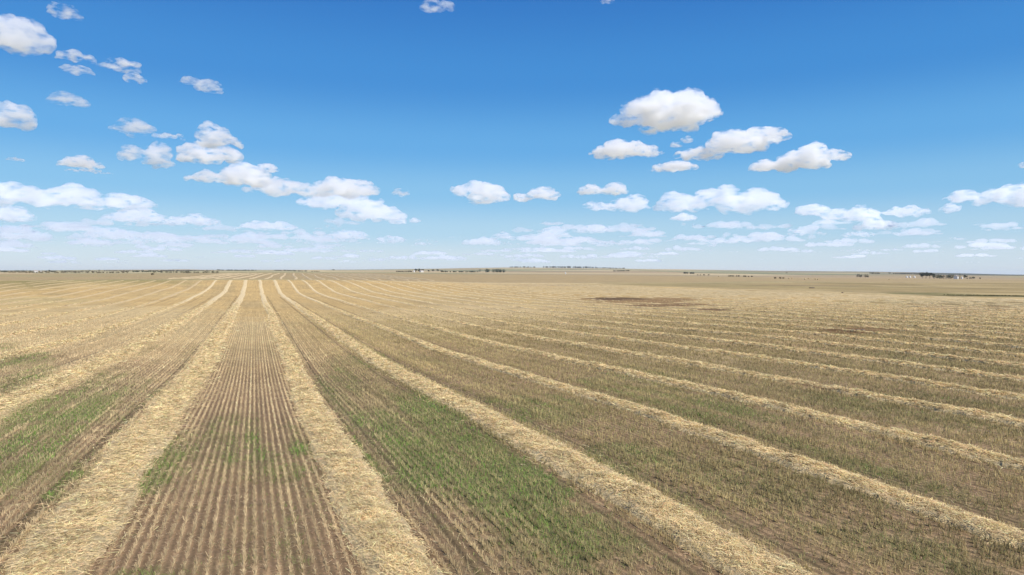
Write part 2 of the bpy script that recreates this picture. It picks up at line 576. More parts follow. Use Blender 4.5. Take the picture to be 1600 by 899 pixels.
def windrow_label(k):
    if k == 0: return 'wide straw windrow edging the right side of the bare foreground strip, first to its right'
    if k == -1: return 'broad loosely spread straw windrow edging the left side of the bare foreground strip'
    if k > 0:
        look = 'thick ragged straw windrow' if k < 3 else ('ridged straw windrow' if k < 8 else 'thin pale straw windrow')
        return '%s, %s to the right of the bare foreground strip' % (look, ORD[k])
    look = 'flattened straw windrow' if k > -4 else 'faint straw windrow'
    return '%s, %s to the left of the bare foreground strip' % (look, ORD[-k - 1])


def make_windrow(k):
    X = X0 + SP * k
    ys = [max(-4.0, 0)]
    ylo = max(8.0, abs(X) * .1)
    if X > 0:
        ylo = X / math.tan(HEAD + R(46)) - 4      # where it leaves the land in sight, on the right
    else:
        ylo = -X / math.tan(R(46) - HEAD) - 6
    ylo = max(ylo, 3)
    y = ylo; ys = []
    while y < Y_END - 4:
        ys.append(y); y += max(.22, math.hypot(X, y) * .0045)
    ys = np.array(ys)
    gaps = fbm(ys / 9 + 3.3 * k, ys * 0, 95, 3)
    faint = 1.0 if -3 < k < 9 else .75
    keep = np.ones(len(ys))
    if k not in (0, -1, 1, 2):
        keep = sstep(.22, .34, gaps + (.06 if -3 < k < 9 else .0))
    if abs(X) < X_EDGE and k > 3:
        keep = keep * (1 - .95 * bare_patch(np.full_like(ys, X), ys))
    ss = np.linspace(-1, 1, 11)
    hw = halfw(k, ys) * (.35 + .65 * keep)
    s = ss[None] * hw[:, None]
    PX = wx(k, ys)[:, None] + s
    PY = ys[:, None] + 0 * s + .06 * (vnoise(s * 3, ys[:, None] * 3, 2) - .5)
    # far pieces stand as high as near ones: the land swells hide them otherwise
    PZ = height(PX, PY) + wprof(k, ys[:, None] + 0 * s, s * .999) * keep[:, None] - .05 + (.08 if k > 0 else .04) * keep[:, None]
    PZ[:, 0] -= .10; PZ[:, -1] -= .10
    V = np.stack([PX, PY, PZ], -1).reshape(-1, 3)
    n, m_ = len(ys), 11
    i = np.arange(n - 1)[:, None] * m_; j = np.arange(m_ - 1)[None]
    F = np.stack([i + j, i + j + 1, i + m_ + j + 1, i + m_ + j], -1).reshape(-1, 4)
    loc = (X, float(ys[0]), float(height(X, ys[0])))
    root = empty('straw_windrow', loc)
    tag(root, windrow_label(k), 'windrow', 'straw windrows across the field')
    V = V - np.array(loc)
    mesh_np('straw_bed', V, F, mound if k > -4 else old_mound, smooth=True, parent=root)
    # loose straws on top
    rmin = math.hypot(X, ys[0])
    if rmin < 260:
        ya = []
        y = ys[0]
        while y < min(300, Y_END):
            r = math.hypot(X, y)
            dens = (1150 if r < 22 else 1150 * (22 / r) ** 1.45) * (1 - sstep(140, 300, r))
            ya.append((y, dens)); y += 1
        ya = np.array(ya)
        cnt = RNG.poisson(ya[:, 1])
        yy = np.repeat(ya[:, 0], cnt) + RNG.random(cnt.sum())
        hwv = halfw(k, yy)
        q = RNG.normal(size=len(yy)) * (.46 if k in (-1, -2) else .42)
        wide = RNG.random(len(yy)) < (.16 if k in (-1, -2) else .035)
        q = np.where(wide, q * 2.0, q)
        sx = q * hwv
        r = np.hypot(X, yy)
        kp = np.interp(yy, ys, keep)
        ok = RNG.random(len(yy)) < (.25 + .75 * kp)
        yy, sx, r, hwv = yy[ok], sx[ok], r[ok], hwv[ok]
        n = len(yy)
        px = wx(k, yy) + sx
        top = np.where(np.abs(sx) < hwv, wprof(k, yy, sx), 0)
        inside = np.abs(sx) < hwv
        pz = height(px, yy) + top + (.05 if k > 0 else 0) * inside - .02 + np.where(inside, .06, .10) * RNG.random(n)
        th = RNG.normal(size=n) * .75 + (0 if k > -1 else .9)
        th = np.where(RNG.random(n) < .3, RNG.random(n) * np.pi, th)
        el = RNG.normal(size=n) * .22 + .10
        dv = np.stack([np.sin(th) * np.cos(el), np.cos(th) * np.cos(el), np.sin(el)], -1)
        flip = RNG.random(n) < .5; dv[flip, :2] *= -1
        up = np.array([0, 0, 1.0])
        sd_ = np.cross(dv, up); sd_ /= np.linalg.norm(sd_, axis=1)[:, None] + 1e-9
        roll = RNG.random(n) * .9
        nn = np.cross(sd_, dv)
        sd_ = sd_ * np.cos(roll)[:, None] + nn * np.sin(roll)[:, None]
        L = (.13 + .24 * RNG.random(n)) * np.clip(r / 30, 1, 2.2)
        W = (.008 + .009 * RNG.random(n)) * np.clip(r / 22, 1, 6)
        P = np.stack([px, yy, pz], -1) - dv * (L / 2)[:, None]
        V, F = blades(P, dv, sd_, L, W, .6)
        cc = straw_colours(n)
        V = V - np.array(loc)
        if n > 300:
            mesh_np('loose_straw', V, F, straw, np.repeat(cc, 4, 0), parent=root)['kind'] = 'stuff'
    return root


for k in range(-13, 27):
    make_windrow(k)

# windrows of the next field, beyond the headland
far_mound = flat_mat('far_straw', (.47, .355, .2), .15, 1.0)
for n_ in range(19):
    xx = -58 + n_ * 10.9
    y0_ = Y_END + 42
    ys = np.linspace(y0_, 1120, 60)
    xs = xx + 4 * (fbm(ys / 160, ys * 0 + n_, 7, 2) - .5) + (ys - y0_) * .05
    ss = np.linspace(-1, 1, 7)
    PX = xs[:, None] + ss[None] * 1.3
    PZ = height(PX, ys[:, None] + 0 * PX) + .85 * (sstep(0, 12, ys - y0_) * (1 - sstep(1100, 1120, ys)))[:, None] * (1 - ss[None] ** 2) * (.6 + .6 * vnoise(ys / 12, ys * 0 + n_, 8))[:, None] - .1
    V = np.stack([PX, ys[:, None] + 0 * PX, PZ], -1)
    loc = np.array([xx, y0_, float(height(xx, y0_))])
    i = np.arange(59)[:, None] * 7; j = np.arange(6)[None]
    F = np.stack([i + j, i + j + 1, i + 8 + j, i + 7 + j], -1).reshape(-1, 4)
    o = mesh_np('straw_windrow', V.reshape(-1, 3), F, far_mound, smooth=True, loc=loc)
    tag(o, 'short distant windrow on the far field beyond the headland, %s from the left there' % ORD[n_], 'windrow', 'windrows of the far field')

# ------------------------------------------------------------------ stubble, volunteer growth and loose straw
stub_m = tint_mat('stubble_stems', trans=.35, var=.15, scale=.5)
green_m = tint_mat('green_growth', trans=.3, var=.2, scale=.6)


def sample_ground(r0, r1, n):
    """n points, uniform over the visible sector between two distances."""
    r = np.sqrt(RNG.uniform(r0 ** 2, r1 ** 2, n))
    a = RNG.uniform(-R(46), R(46), n) + HEAD
    return r * np.sin(a), r * np.cos(a), r


def sector_area(r0, r1):
    return (r1 * r1 - r0 * r0) * R(46)


Vs, Fs, Cs = [], [], []
off = 0
for r0, r1, per_m, wid in ((10, 24, 95, .012), (24, 36, 70, .015), (36, 55, 42, .021), (55, 80, 22, .032), (80, 120, 11, .05), (120, 180, 5, .075), (180, 260, 2.5, .12)):
    n = int(sector_area(r0, r1) / ROW * per_m * 1.3)
    X, Y, r = sample_ground(r0, r1, n)
    row = np.round(X / ROW)
    X = row * ROW + RNG.normal(size=n) * .016 + .03 * (vnoise(Y / 1.3, row, 12) - .5)
    d, k = windrow_dist(X, Y)
    cover = np.abs(d) < .72
    patchy = vnoise(X / .31 + row * 7.7, Y / .16, 13) * .7 + .3 * vnoise(X / .9, Y / .7, 23)
    bare = sstep(1, 8, X)
    p = np.clip((patchy - .30 - .05 * bare) * 5, .05, 1) * (1 - sstep(90, 215, r)) * (1 - .85 * bare_patch(X, Y))
    thin = sstep(.35, .6, fbm(X / 3, Y / 5, 14, 3))
    keep = (RNG.random(n) < p) & (RNG.random(n) > .35 * thin) & (~cover) & (RNG.random(n) > track_mask(X) * .93) & (X < X_EDGE - 2)
    X, Y, r, row = X[keep], Y[keep], r[keep], row[keep]
    n = len(X)
    hgt = (.12 + .12 * RNG.random(n)) * (.75 + .5 * vnoise(X / 2, Y / 2, 15))
    hgt *= np.where(X > 14, 1.15, np.where(X > 5, 1.2, np.where(X > -5, .8, 1.0)))
    lean = RNG.normal(size=(n, 2)) * .30
    dv = np.stack([lean[:, 0], lean[:, 1], np.ones(n)], -1); dv /= np.linalg.norm(dv, axis=1)[:, None]
    th = RNG.random(n) * np.pi
    sd_ = np.stack([np.cos(th), np.sin(th), 0 * th], -1)
    W = wid * (.7 + .6 * RNG.random(n))
    P = np.stack([X, Y, height(X, Y) - .01], -1)
    V, F = blades(P, dv, sd_, hgt, W, .75)
    # broken stems lying along the row
    ly = RNG.random(n) < .22
    la = RNG.normal(size=n) * .45
    flat = np.stack([np.sin(la), np.cos(la), .12 + .1 * RNG.random(n)], -1)
    V4 = V.reshape(-1, 4, 3)
    Vf, _ = blades(P + np.array([0, 0, .03]), flat, np.stack([np.cos(la), -np.sin(la), 0 * la], -1), .06 + .10 * RNG.random(n), W * 1.5, .8)
    V4[ly] = Vf.reshape(-1, 4, 3)[ly]
    gmk = np.clip(green_mask(X, Y), 0, 1)
    side = sstep(2, 14, X)[:, None]
    base = np.array([.60, .455, .26]) * (1 - side) + np.array([.47, .37, .175]) * side
    gsh = fbm(X / 7, Y / 11, 16, 3)
    base = base * (1 - .20 * sstep(20, 60, X) * (1 - sstep(130, 250, r)))[:, None]
    base = base * (1 - .5 * gmk[:, None]) + np.array([.26, .25, .10]) * .5 * gmk[:, None]
    c = base * (1 + .17 * RNG.normal(size=(n, 1))) * (.8 + .4 * gsh[:, None]) * (.76 + .48 * hash2(row, row * 0, 4))[:, None]
    Vs.append(V); Fs.append(F + off); Cs.append(np.repeat(np.clip(c, .04, .8), 4, 0)); off += len(V)
o = mesh_np('stubble', np.concatenate(Vs), np.concatenate(Fs), stub_m, np.concatenate(Cs))
tag(o, 'cut grain stubble standing in straight drill rows', 'stubble', kind='stuff')

Vs, Fs, Cs = [], [], []
off = 0
for r0, r1, per, wid in ((10, 24, 190, .014), (24, 36, 120, .018), (36, 55, 50, .028), (55, 80, 22, .042), (80, 130, 8, .07)):
    n = int(sector_area(r0, r1) * per)
    X, Y, r = sample_ground(r0, r1, n)
    d, k = windrow_dist(X, Y)
    gmk = green_mask(X, Y)
    clump = fbm(X / .28, Y / .28, 18, 2)
    gmk = gmk * 1.25
    keep = (RNG.random(n) < gmk * sstep(.36, .56, clump + .2 * (gmk - .5)) * 1.8) & (np.abs(d) > .95)
    X, Y, r, gmk = X[keep], Y[keep], r[keep], gmk[keep]
    n = len(X)
    hgt = (.07 + .13 * RNG.random(n)) * (.6 + .5 * np.clip(gmk, 0, 1))
    lean = RNG.normal(size=(n, 2)) * .55
    dv = np.stack([lean[:, 0], lean[:, 1], np.ones(n)], -1); dv /= np.linalg.norm(dv, axis=1)[:, None]
    th = RNG.random(n) * np.pi
    sd_ = np.stack([np.cos(th), np.sin(th), 0 * th], -1)
    W = wid * (.7 + .7 * RNG.random(n))
    V, F = blades(np.stack([X, Y, height(X, Y) - .01], -1), dv, sd_, hgt, W, .35)
    br = sstep(.7, 1.2, gmk)[:, None]
    hue = fbm(X / 4, Y / 4, 19, 2)[:, None]
    base = np.array([.19, .24, .075]) * (1 - br) + np.array([.165, .30, .055]) * br
    base = base * (1 - .4 * hue) + np.array([.27, .24, .09]) * .4 * hue
    c = base * (1 + .2 * RNG.normal(size=(n, 1)))
    Vs.append(V); Fs.append(F + off); Cs.append(np.repeat(np.clip(c, .02, .5), 4, 0)); off += len(V)
o = mesh_np('volunteer_grass', np.concatenate(Vs), np.concatenate(Fs), green_m, np.concatenate(Cs))
tag(o, 'green volunteer growth and weeds sprouting in patches between the stubble rows', 'grass', kind='stuff')

Vs, Fs, Cs = [], [], []
off = 0
for r0, r1, per, wid in ((10, 26, 42, .010), (26, 45, 20, .017), (45, 80, 6, .03), (80, 140, 1.6, .06)):
    n = int(sector_area(r0, r1) * per)
    X, Y, r = sample_ground(r0, r1, n)
    keep = RNG.random(n) < .25 + .9 * sstep(.42, .65, fbm(X / .8, Y / .8, 28, 3))
    X, Y = X[keep], Y[keep]
    n = len(X)
    th = RNG.random(n) * 2 * np.pi; el = RNG.normal(size=n) * .12
    dv = np.stack([np.sin(th) * np.cos(el), np.cos(th) * np.cos(el), np.sin(el)], -1)
    sd_ = np.stack([np.cos(th), -np.sin(th), 0 * th], -1)
    L = .07 + .16 * RNG.random(n); W = wid * (.7 + .6 * RNG.random(n))
    V, F = blades(np.stack([X, Y, height(X, Y) + .015 + .03 * RNG.random(n)], -1), dv, sd_, L, W, .8)
    Vs.append(V); Fs.append(F + off); Cs.append(np.repeat(straw_colours(n, (.44, .33, .2), .25), 4, 0)); off += len(V)
o = mesh_np('straw_litter', np.concatenate(Vs), np.concatenate(Fs), straw, np.concatenate(Cs))
tag(o, 'loose chopped straw lying on the brown soil between the rows', 'straw', kind='stuff')

# ------------------------------------------------------------------ trees, shelterbelts, bushes
leaf_m = tint_mat('foliage', trans=.15, var=.3, scale=.25)
bark_m = flat_mat('bark', (.16, .12, .09))


def ico(sub=1):
    bm = bmesh.new(); bmesh.ops.create_icosphere(bm, subdivisions=sub, radius=1)
    V = np.array([v.co[:] for v in bm.verts]); F = np.array([[v.index for v in f.verts] for f in bm.faces]); bm.free()
    return V, F


ICO = ico(1)


def foliage(cent, rad, base, leaf, nleaf):
    """Crown pieces: rough inner clumps and leaf-clump faces spread through them, as 4-sided faces."""
    n = len(cent)
    P = np.repeat(cent, nleaf, 0); Rr = np.repeat(rad, nleaf, 0)
    d = RNG.normal(size=(len(P), 3)); d /= np.linalg.norm(d, axis=1)[:, None]
    P = P + d * Rr * (RNG.random((len(P), 1)) ** .45)
    a = RNG.normal(size=(len(P), 3)); a /= np.linalg.norm(a, axis=1)[:, None]
    b_ = np.cross(a, RNG.normal(size=(len(P), 3))); b_ /= np.linalg.norm(b_, axis=1)[:, None]
    L = leaf * (.6 + .8 * RNG.random(len(P)))
    V, F = blades(P - a * (L / 2)[:, None], a, b_, L, L * .9, .5)
    cc = np.repeat(np.asarray(base)[None] * (1 + .25 * RNG.normal(size=(n, 1))), nleaf, 0) * (1 + .2 * RNG.normal(size=(len(P), 1)))
    return V, F, np.repeat(np.clip(cc, .01, .4), 4, 0)


def tree(pos, h, w, base=(.06, .07, .035), name='tree', label=None, cat='tree', group=None, trunk=True):
    x, y, z = pos
    root = empty(name, (x, y, z))
    tag(root, label, cat, group)
    n = 16
    u = RNG.normal(size=(n, 3)); u /= np.linalg.norm(u, axis=1)[:, None]; u *= RNG.random((n, 1)) ** .4
    lo = .22 * h if trunk else .1 * h
    c = np.array([0, 0, lo + (h - lo) * .5]) + u * np.array([w * .34, w * .34, (h - lo) * .34])
    rad = np.stack([w * .2 * (.7 + .6 * RNG.random(n))] * 2 + [(h - lo) * .2 * (.7 + .6 * RNG.random(n))], -1)
    V, F, cc = foliage(c, rad, base, max(.35, h * .07), 34)
    mesh_np('crown', V, F, leaf_m, cc, parent=root)
    if trunk:
        bm = bmesh.new()
        bmesh.ops.create_cone(bm, segments=7, radius1=h * .035, radius2=h * .012, depth=h * .7, matrix=Matrix.Translation((0, 0, h * .33)), cap_ends=True)
        for q in range(4):
            an = q * 1.7
            bmesh.ops.create_cone(bm, segments=5, radius1=h * .014, radius2=h * .004, depth=h * .35, cap_ends=True,
                                  matrix=Matrix.Translation((math.cos(an) * h * .09, math.sin(an) * h * .09, h * (.4 + .05 * q))) @ Matrix.Rotation(an, 4, 'Z') @ Matrix.Rotation(.7, 4, 'Y'))
        me = bpy.data.meshes.new('trunk'); bm.to_mesh(me); bm.free(); me.materials.append(bark_m)
        o = bpy.data.objects.new('trunk', me); COL.objects.link(o); o.parent = root
    return root


def belt(px0, px1, D, h, label, base=(.055, .06, .035), name='shelterbelt', deep=8.0, step=3.0, D1=None, gap=.1, kind='stuff', ytab=None):
    """A row of bushes or trees planted as one mass."""
    base = np.array(base) * (1.7 if px1 < 345 else 1.2)
    a, b_ = place(px0, D), place(px1, D1 or D)
    n = max(3, int(np.hypot(*(b_ - a)[:2]) / step))
    t = np.linspace(0, 1, n) + RNG.normal(size=n) * .3 / n
    X = a[0] + (b_[0] - a[0]) * t + RNG.normal(size=n) * deep * .3
    Y = a[1] + (b_[1] - a[1]) * t + RNG.normal(size=n) * deep * .3
    hh = 1.25 * h * (.55 + .6 * fbm(t * n / 6, t * 0 + px0, 3, 3)) * (.85 + .3 * RNG.random(n))
    ok = fbm(t * n / 4, t * 0 + px1, 8, 2) > gap
    X, Y, hh = X[ok], Y[ok], hh[ok]
    n = len(X)
    Z = height(X, Y)
    rep = 3
    c = np.stack([np.repeat(X, rep), np.repeat(Y, rep), np.repeat(Z, rep) + np.tile([.25, .5, .75], n) * np.repeat(hh, rep)], -1)
    r_ = np.repeat(np.stack([hh * .45 + step * .3, hh * .45 + step * .3, hh * .28], -1), rep, 0)
    V, F, cc = foliage(c, r_, base, max(.5, h * .12, D / 2300), 26)
    o = mesh_np(name, V, F, leaf_m, cc, loc=a)
    tag(o, label, 'tree belt', kind=kind)
    return o


GRN = (.055, .065, .035)
OLV = (.095, .085, .045)
DRY = (.13, .10, .06)
belt(620, 646, 2050, 3.0, 'low hedge running left from the farmyard trees on the horizon')
belt(690, 745, 2050, 3.4, 'thin hedge between the farmyard trees and the dense grove on the horizon')
belt(757, 786, 2050, 10, 'dense dark grove on the horizon right of the farmyard', (.035, .05, .035), deep=20, gap=.0)
for q, (px, h, w) in enumerate(((650, 11, 13), (655, 11.5, 12), (660, 10.5, 12))):
    tree(place(px, 2040), h, w, (.04, .052, .035), group='farmyard trees on the horizon', name='tree',
         label=['left tree of the tight three-tree clump above the white farmhouse', 'middle tree of the tight three-tree clump above the white farmhouse', 'right tree of the tight three-tree clump above the white farmhouse'][q])
for q, (px, h, w) in enumerate(((670, 7, 9), (677, 9, 11), (684, 10, 12), (690, 7, 10))):
    tree(place(px, 2060), h, w, (.045, .055, .035), group='farmyard trees on the horizon',
         label='%s tree of the looser row right of the white farmhouse' % ['leftmost', 'second', 'third and tallest', 'rightmost'][q])
# right-hand farmstead
for q, (px, h, w) in enumerate(((1441, 12, 13), (1447, 13, 14), (1453, 12.5, 13), (1459, 10, 12))):
    tree(place(px, 1240 + 6 * q), h, w, (.045, .052, .038), group='farmstead trees on the right',
         label='%s of the four tall dark trees at the left end of the right farmstead' % ['first', 'second', 'third', 'fourth'][q])
belt(1460, 1490, 1235, 8.5, 'rounded grove of bushy trees beside the white house at right', (.06, .065, .042), deep=14, gap=0)
tree(place(1508, 1250), 8.0, 10, label='single dark tree just right of the white house at right', group='farmstead trees on the right')
tree(place(1521, 1260), 4.6, 7, label='small rounded tree at the right end of the farmstead hedge', group='farmstead trees on the right')
belt(1510, 1525, 1265, 2.6, 'low hedge joining the two small trees right of the white house')
belt(1340, 1353, 1500, 7.5, 'isolated rounded bluff of bushes standing in the right pasture', (.075, .07, .045), name='bluff', deep=10, gap=0)
belt(1353, 1360, 1500, 2.0, 'low tail of scrub right of the isolated bluff of bushes', (.09, .08, .05), name='scrub')
belt(1068, 1085, 2450, 6.5, 'dark oblong bluff on the pale hillside right of centre', (.045, .048, .035), name='bluff', deep=16, gap=0)
belt(1092, 1104, 1700, 2.2, 'scattered scrub just below the dark oblong bluff', OLV, name='scrub')
belt(1138, 1164, 1330, 2.6, 'long low dark line of scrub in the middle distance right of centre', (.06, .055, .03), name='scrub', gap=.1)
belt(1165, 1176, 1300, 2.0, 'broken scrub at the right end of the long low dark line', (.07, .06, .035), name='scrub')
belt(1208, 1224, 1000, 2.0, 'low dark scrub patch left of the round bales', (.06, .05, .028), name='scrub', deep=5, gap=.05)
belt(1432, 1440, 3300, 5, 'faint trees on the skyline above the right farmstead', OLV)
belt(1360, 1374, 3600, 6, 'faint tree line on the skyline left of the lone skyline tree', OLV)
tree(place(1390, 3400), 10, 16, label='lone rounded tree on the skyline left of the right farmstead')
belt(1396, 1440, 3900, 4, 'dark line of brush along the skyline right of the lone tree')
tree(place(1229, 3300), 7, 12, label='lone small tree on the skyline above the round bales')
tree(place(521, 2500), 6.5, 13, (.06, .06, .04), label='lone small tree on the skyline above the far field')
belt(462, 480, 2300, 3, 'short dark hedge on the skyline above the far field', (.05, .055, .035))
belt(430, 460, 2700, 2.6, 'faint hedge on the skyline left of the short dark hedge', OLV)
belt(485, 498, 1900, 1.6, 'faint brown scrub below the small skyline hill', DRY, name='scrub')
# rushes in the wet ditch along the trail
a0 = at(1480, 461.6); a1 = at(1598, 463.4)
n = 420
tt_ = RNG.random(n)
X = a0[0] + (a1[0] - a0[0]) * tt_ + RNG.normal(size=n) * 1.6; Y = a0[1] + (a1[1] - a0[1]) * tt_ + RNG.normal(size=n) * 1.6
ok = fbm(tt_ * 16, tt_ * 0, 6, 3) > .5
tt_, X, Y = tt_[ok], X[ok], Y[ok]
hh = .15 + .35 * fbm(tt_ * 30, tt_ * 0, 5, 3)
V, F, cc = foliage(np.stack([X, Y, height(X, Y) + hh * .4], -1), np.stack([hh * .9, hh * .9, hh * .5], -1), (.13, .12, .05), .2, 22)
tag(mesh_np('rushes', V, F, leaf_m, cc, loc=a0), 'dark green strip of rushes in the wet ditch beside the pale trail', 'rushes', kind='stuff')
belt(850, 926, 6300, 13, 'dark woods along the top of the highest far ridge', (.05, .06, .05), name='ridge_woods', deep=90, step=9, gap=.2)
belt(926, 975, 6100, 6, 'thin brush trailing down the right of the far wooded ridge', (.07, .07, .055), name='ridge_woods', deep=60, step=9, gap=.22)
belt(800, 832, 6300, 8, 'faint woods on the low ridge left of the highest ridge', (.06, .07, .055), name='ridge_woods', deep=60, step=9, gap=.2)
belt(958, 984, 3300, 4, 'scattered bushes below the right end of the wooded ridge', OLV, name='scrub')
# left side
belt(0, 52, 1900, 5.5, 'grey-green shelterbelt at the far left of the horizon', (.075, .08, .055), deep=20)
belt(52, 104, 1800, 4.5, 'mixed shelterbelt and brush around the far left farmyard', (.09, .085, .055), deep=20, gap=.22)
belt(10, 100, 1350, 2.4, 'brown scrub in front of the far left farmyard', DRY, name='scrub', deep=20, gap=.25)
belt(104, 152, 1400, 4.2, 'dark brown shelterbelt left of the pale clearings', (.075, .065, .042), deep=14, gap=.1)
belt(152, 200, 1350, 2.8, 'broken brush right of the dark brown shelterbelt', (.10, .08, .05), name='scrub', gap=.22)
belt(193, 252, 1800, 3.6, 'dark green hedge along the field above the tiny lone bush', (.055, .06, .035), gap=.2)
belt(248, 290, 1250, 3.4, 'loose brush left of the long dark thicket', (.085, .075, .045), name='scrub', deep=22, gap=.2)
belt(286, 339, 1120, 3.2, 'long dark thicket ending left of the central strip', (.055, .048, .028), name='thicket', deep=10, gap=.05)
belt(250, 300, 2600, 4, 'grey brush over the low hill behind the long dark thicket', (.09, .09, .07), deep=40)
belt(340, 400, 3000, 3, 'thin dark hedge on the skyline left of the rows of the far field', (.06, .065, .05))
tree(at(238, 430.6) , 2.6, 4.2, DRY, name='bush', label='tiny lone bush on the beige field left of the long dark thicket', cat='bush', trunk=True)
tree(place(77, 1850), 7.5, 7, (.05, .055, .035), label='taller dark tree standing out of the far left shelterbelt')
for q, px in enumerate((140, 155)):
    tree(place(px, 2600), 5.5, 8, (.06, .065, .045), label=['left', 'right'][q] + ' one of two tiny trees alone on the left skyline', group='pair of skyline trees')
belt(160, 330, 2700, 2.2, 'thin grey hedge line along the left skyline', (.08, .085, .065), gap=.25)

# ------------------------------------------------------------------ farm buildings
white_m = flat_mat('white_paint', (.68, .67, .63), .04)
grey_m = flat_mat('grey_roof', (.28, .24, .21), .1)
glass_m = flat_mat('dark_glass', (.03, .035, .04), .02, rough=.2)
steel_m = flat_mat('galvanised_steel', (.55, .54, .52), .05, rough=.8)


def bm_obj(name, bm, mat, parent=None):
    me = bpy.data.meshes.new(name); bm.to_mesh(me); bm.free(); me.materials.append(mat)
    o = bpy.data.objects.new(name, me); COL.objects.link(o); o.parent = parent
    return o


def box(bm, x0, x1, y0, y1, z0, z1):
    bmesh.ops.create_cube(bm, size=1, matrix=Matrix.Translation(((x0 + x1) / 2, (y0 + y1) / 2, (z0 + z1) / 2)) @ Matrix.Diagonal((x1 - x0, y1 - y0, z1 - z0, 1)))


def farmhouse(pos, L, W, H, label, rz=0.0, name='farmhouse', group=None):
    root = empty(name, pos, rz); tag(root, label, 'house', group)
    bm = bmesh.new(); box(bm, -L / 2, L / 2, -W / 2, W / 2, -.5, H)
    for s in (-1, 1):   # gables
        v = [bm.verts.new((s * (L / 2), -W / 2, H)), bm.verts.new((s * (L / 2), W / 2, H)), bm.verts.new((s * L / 2, 0, H + W * .38))]
        bm.faces.new(v)
    bm_obj('wall', bm, white_m, root)
    bm = bmesh.new()
    for s in (-1, 1):
        p = [(-L / 2 - .3, s * (W / 2 + .35), H - .15), (L / 2 + .3, s * (W / 2 + .35), H - .15), (L / 2 + .3, 0, H + W * .38 + .06), (-L / 2 - .3, 0, H + W * .38 + .06)]
        v = [bm.verts.new(q) for q in p] + [bm.verts.new((q[0], q[1], q[2] + .14)) for q in p]
        for f in ((0, 1, 2, 3), (4, 5, 6, 7), (0, 1, 5, 4), (1, 2, 6, 5), (2, 3, 7, 6), (3, 0, 4, 7)):
            bm.faces.new([v[i] for i in f])
    rf = bm_obj('roof', bm, grey_m, root)
    bm = bmesh.new(); box(bm, L * .2, L * .2 + .6, -.3, .3, H + W * .2, H + W * .38 + .9); bm_obj('chimney', bm, grey_m, rf)
    bm = bmesh.new(); box(bm, -.5, .5, -W / 2 - .05, -W / 2 + .02, 0, 2.1); bm_obj('door', bm, grey_m, root)
    for cx in (-L * .32, L * .3):
        bm = bmesh.new(); box(bm, cx - .6, cx + .6, -W / 2 - .04, -W / 2 + .02, .9, 2.1); bm_obj('window', bm, glass_m, root)
    return root


def grain_bin(pos, r, h, label, group=None):
    root = empty('grain_bin', pos); tag(root, label, 'grain bin', group)
    bm = bmesh.new()
    bmesh.ops.create_cone(bm, segments=24, radius1=r, radius2=r, depth=h + .5, cap_ends=True, matrix=Matrix.Translation((0, 0, h / 2 - .25)))
    bm_obj('body', bm, steel_m, root)
    bm = bmesh.new()
    bmesh.ops.create_cone(bm, segments=24, radius1=r * 1.04, radius2=.3, depth=r * .55, cap_ends=True, matrix=Matrix.Translation((0, 0, h + r * .275)))
    rf = bm_obj('roof', bm, steel_m, root)
    bm = bmesh.new(); bmesh.ops.create_cone(bm, segments=12, radius1=.35, radius2=.35, depth=.3, cap_ends=True, matrix=Matrix.Translation((0, 0, h + r * .55 + .15)))
    bm_obj('lid', bm, steel_m, rf)
    return root


farmhouse(place(658.5, 1930), 9, 7, 3.4, 'small white farmhouse in front of the dark three-tree clump on the horizon', -HEAD + .75)
grain_bin(place(647, 1930), 2.6, 3.6, 'pale grain bin left of the farmhouse on the horizon')
farmhouse(place(1494, 1190), 6, 6, 4.2, 'bright white house right of the dark trees of the right farmstead', -HEAD + .7)
grain_bin(place(1503, 1230), 1.8, 2.8, 'small pale bin between the right white house and the dark tree')
for q, px in enumerate((1417, 1422, 1429)):
    grain_bin(place(px, 1420), 2.0, 2.6, '%s of three squat pale grain bins left of the right farmstead' % ['leftmost', 'middle', 'rightmost'][q], 'squat grain bins')
grain_bin(place(883.5, 1500), 1.2, 3.6, 'slim pale bin standing alone below the wooded ridge')
farmhouse(place(56, 1780), 9, 6, 3.2, 'small white farmhouse in the shelterbelt at far left', -HEAD + .75)
grain_bin(place(64, 1780), 1.8, 3, 'pale bin right of the far left farmhouse')

# ------------------------------------------------------------------ round bales, stones
bale_m = flat_mat('bale_straw', (.50, .39, .22), .25, 6)
bale_end_m = flat_mat('bale_end', (.40, .30, .17), .25, 6)


def bale(pos, rz, label):
    root = empty('round_bale', pos, rz); tag(root, label, 'bale', 'round bales in the right pasture')
    bm = bmesh.new()
    bmesh.ops.create_cone(bm, segments=28, radius1=.78, radius2=.78, depth=1.5, matrix=Matrix.Translation((0, 0, .74)) @ Matrix.Rotation(math.pi / 2, 4, 'Y'), cap_ends=False)
    bmesh.ops.subdivide_edges(bm, edges=bm.edges[:], cuts=2)
    for v in bm.verts:
        v.co += Vector((random.uniform(-.03, .03), random.uniform(-.03, .03), random.uniform(-.03, .03)))
    bm_obj('wrap', bm, bale_m, root)
    for s in (-1, 1):
        bm = bmesh.new()
        bmesh.ops.create_cone(bm, segments=28, radius1=.76, radius2=.70, depth=.06, matrix=Matrix.Translation((s * .76, 0, .74)) @ Matrix.Rotation(s * math.pi / 2, 4, 'Y'), cap_ends=True)
        bm_obj('bale_end', bm, bale_end_m, root)
    return root


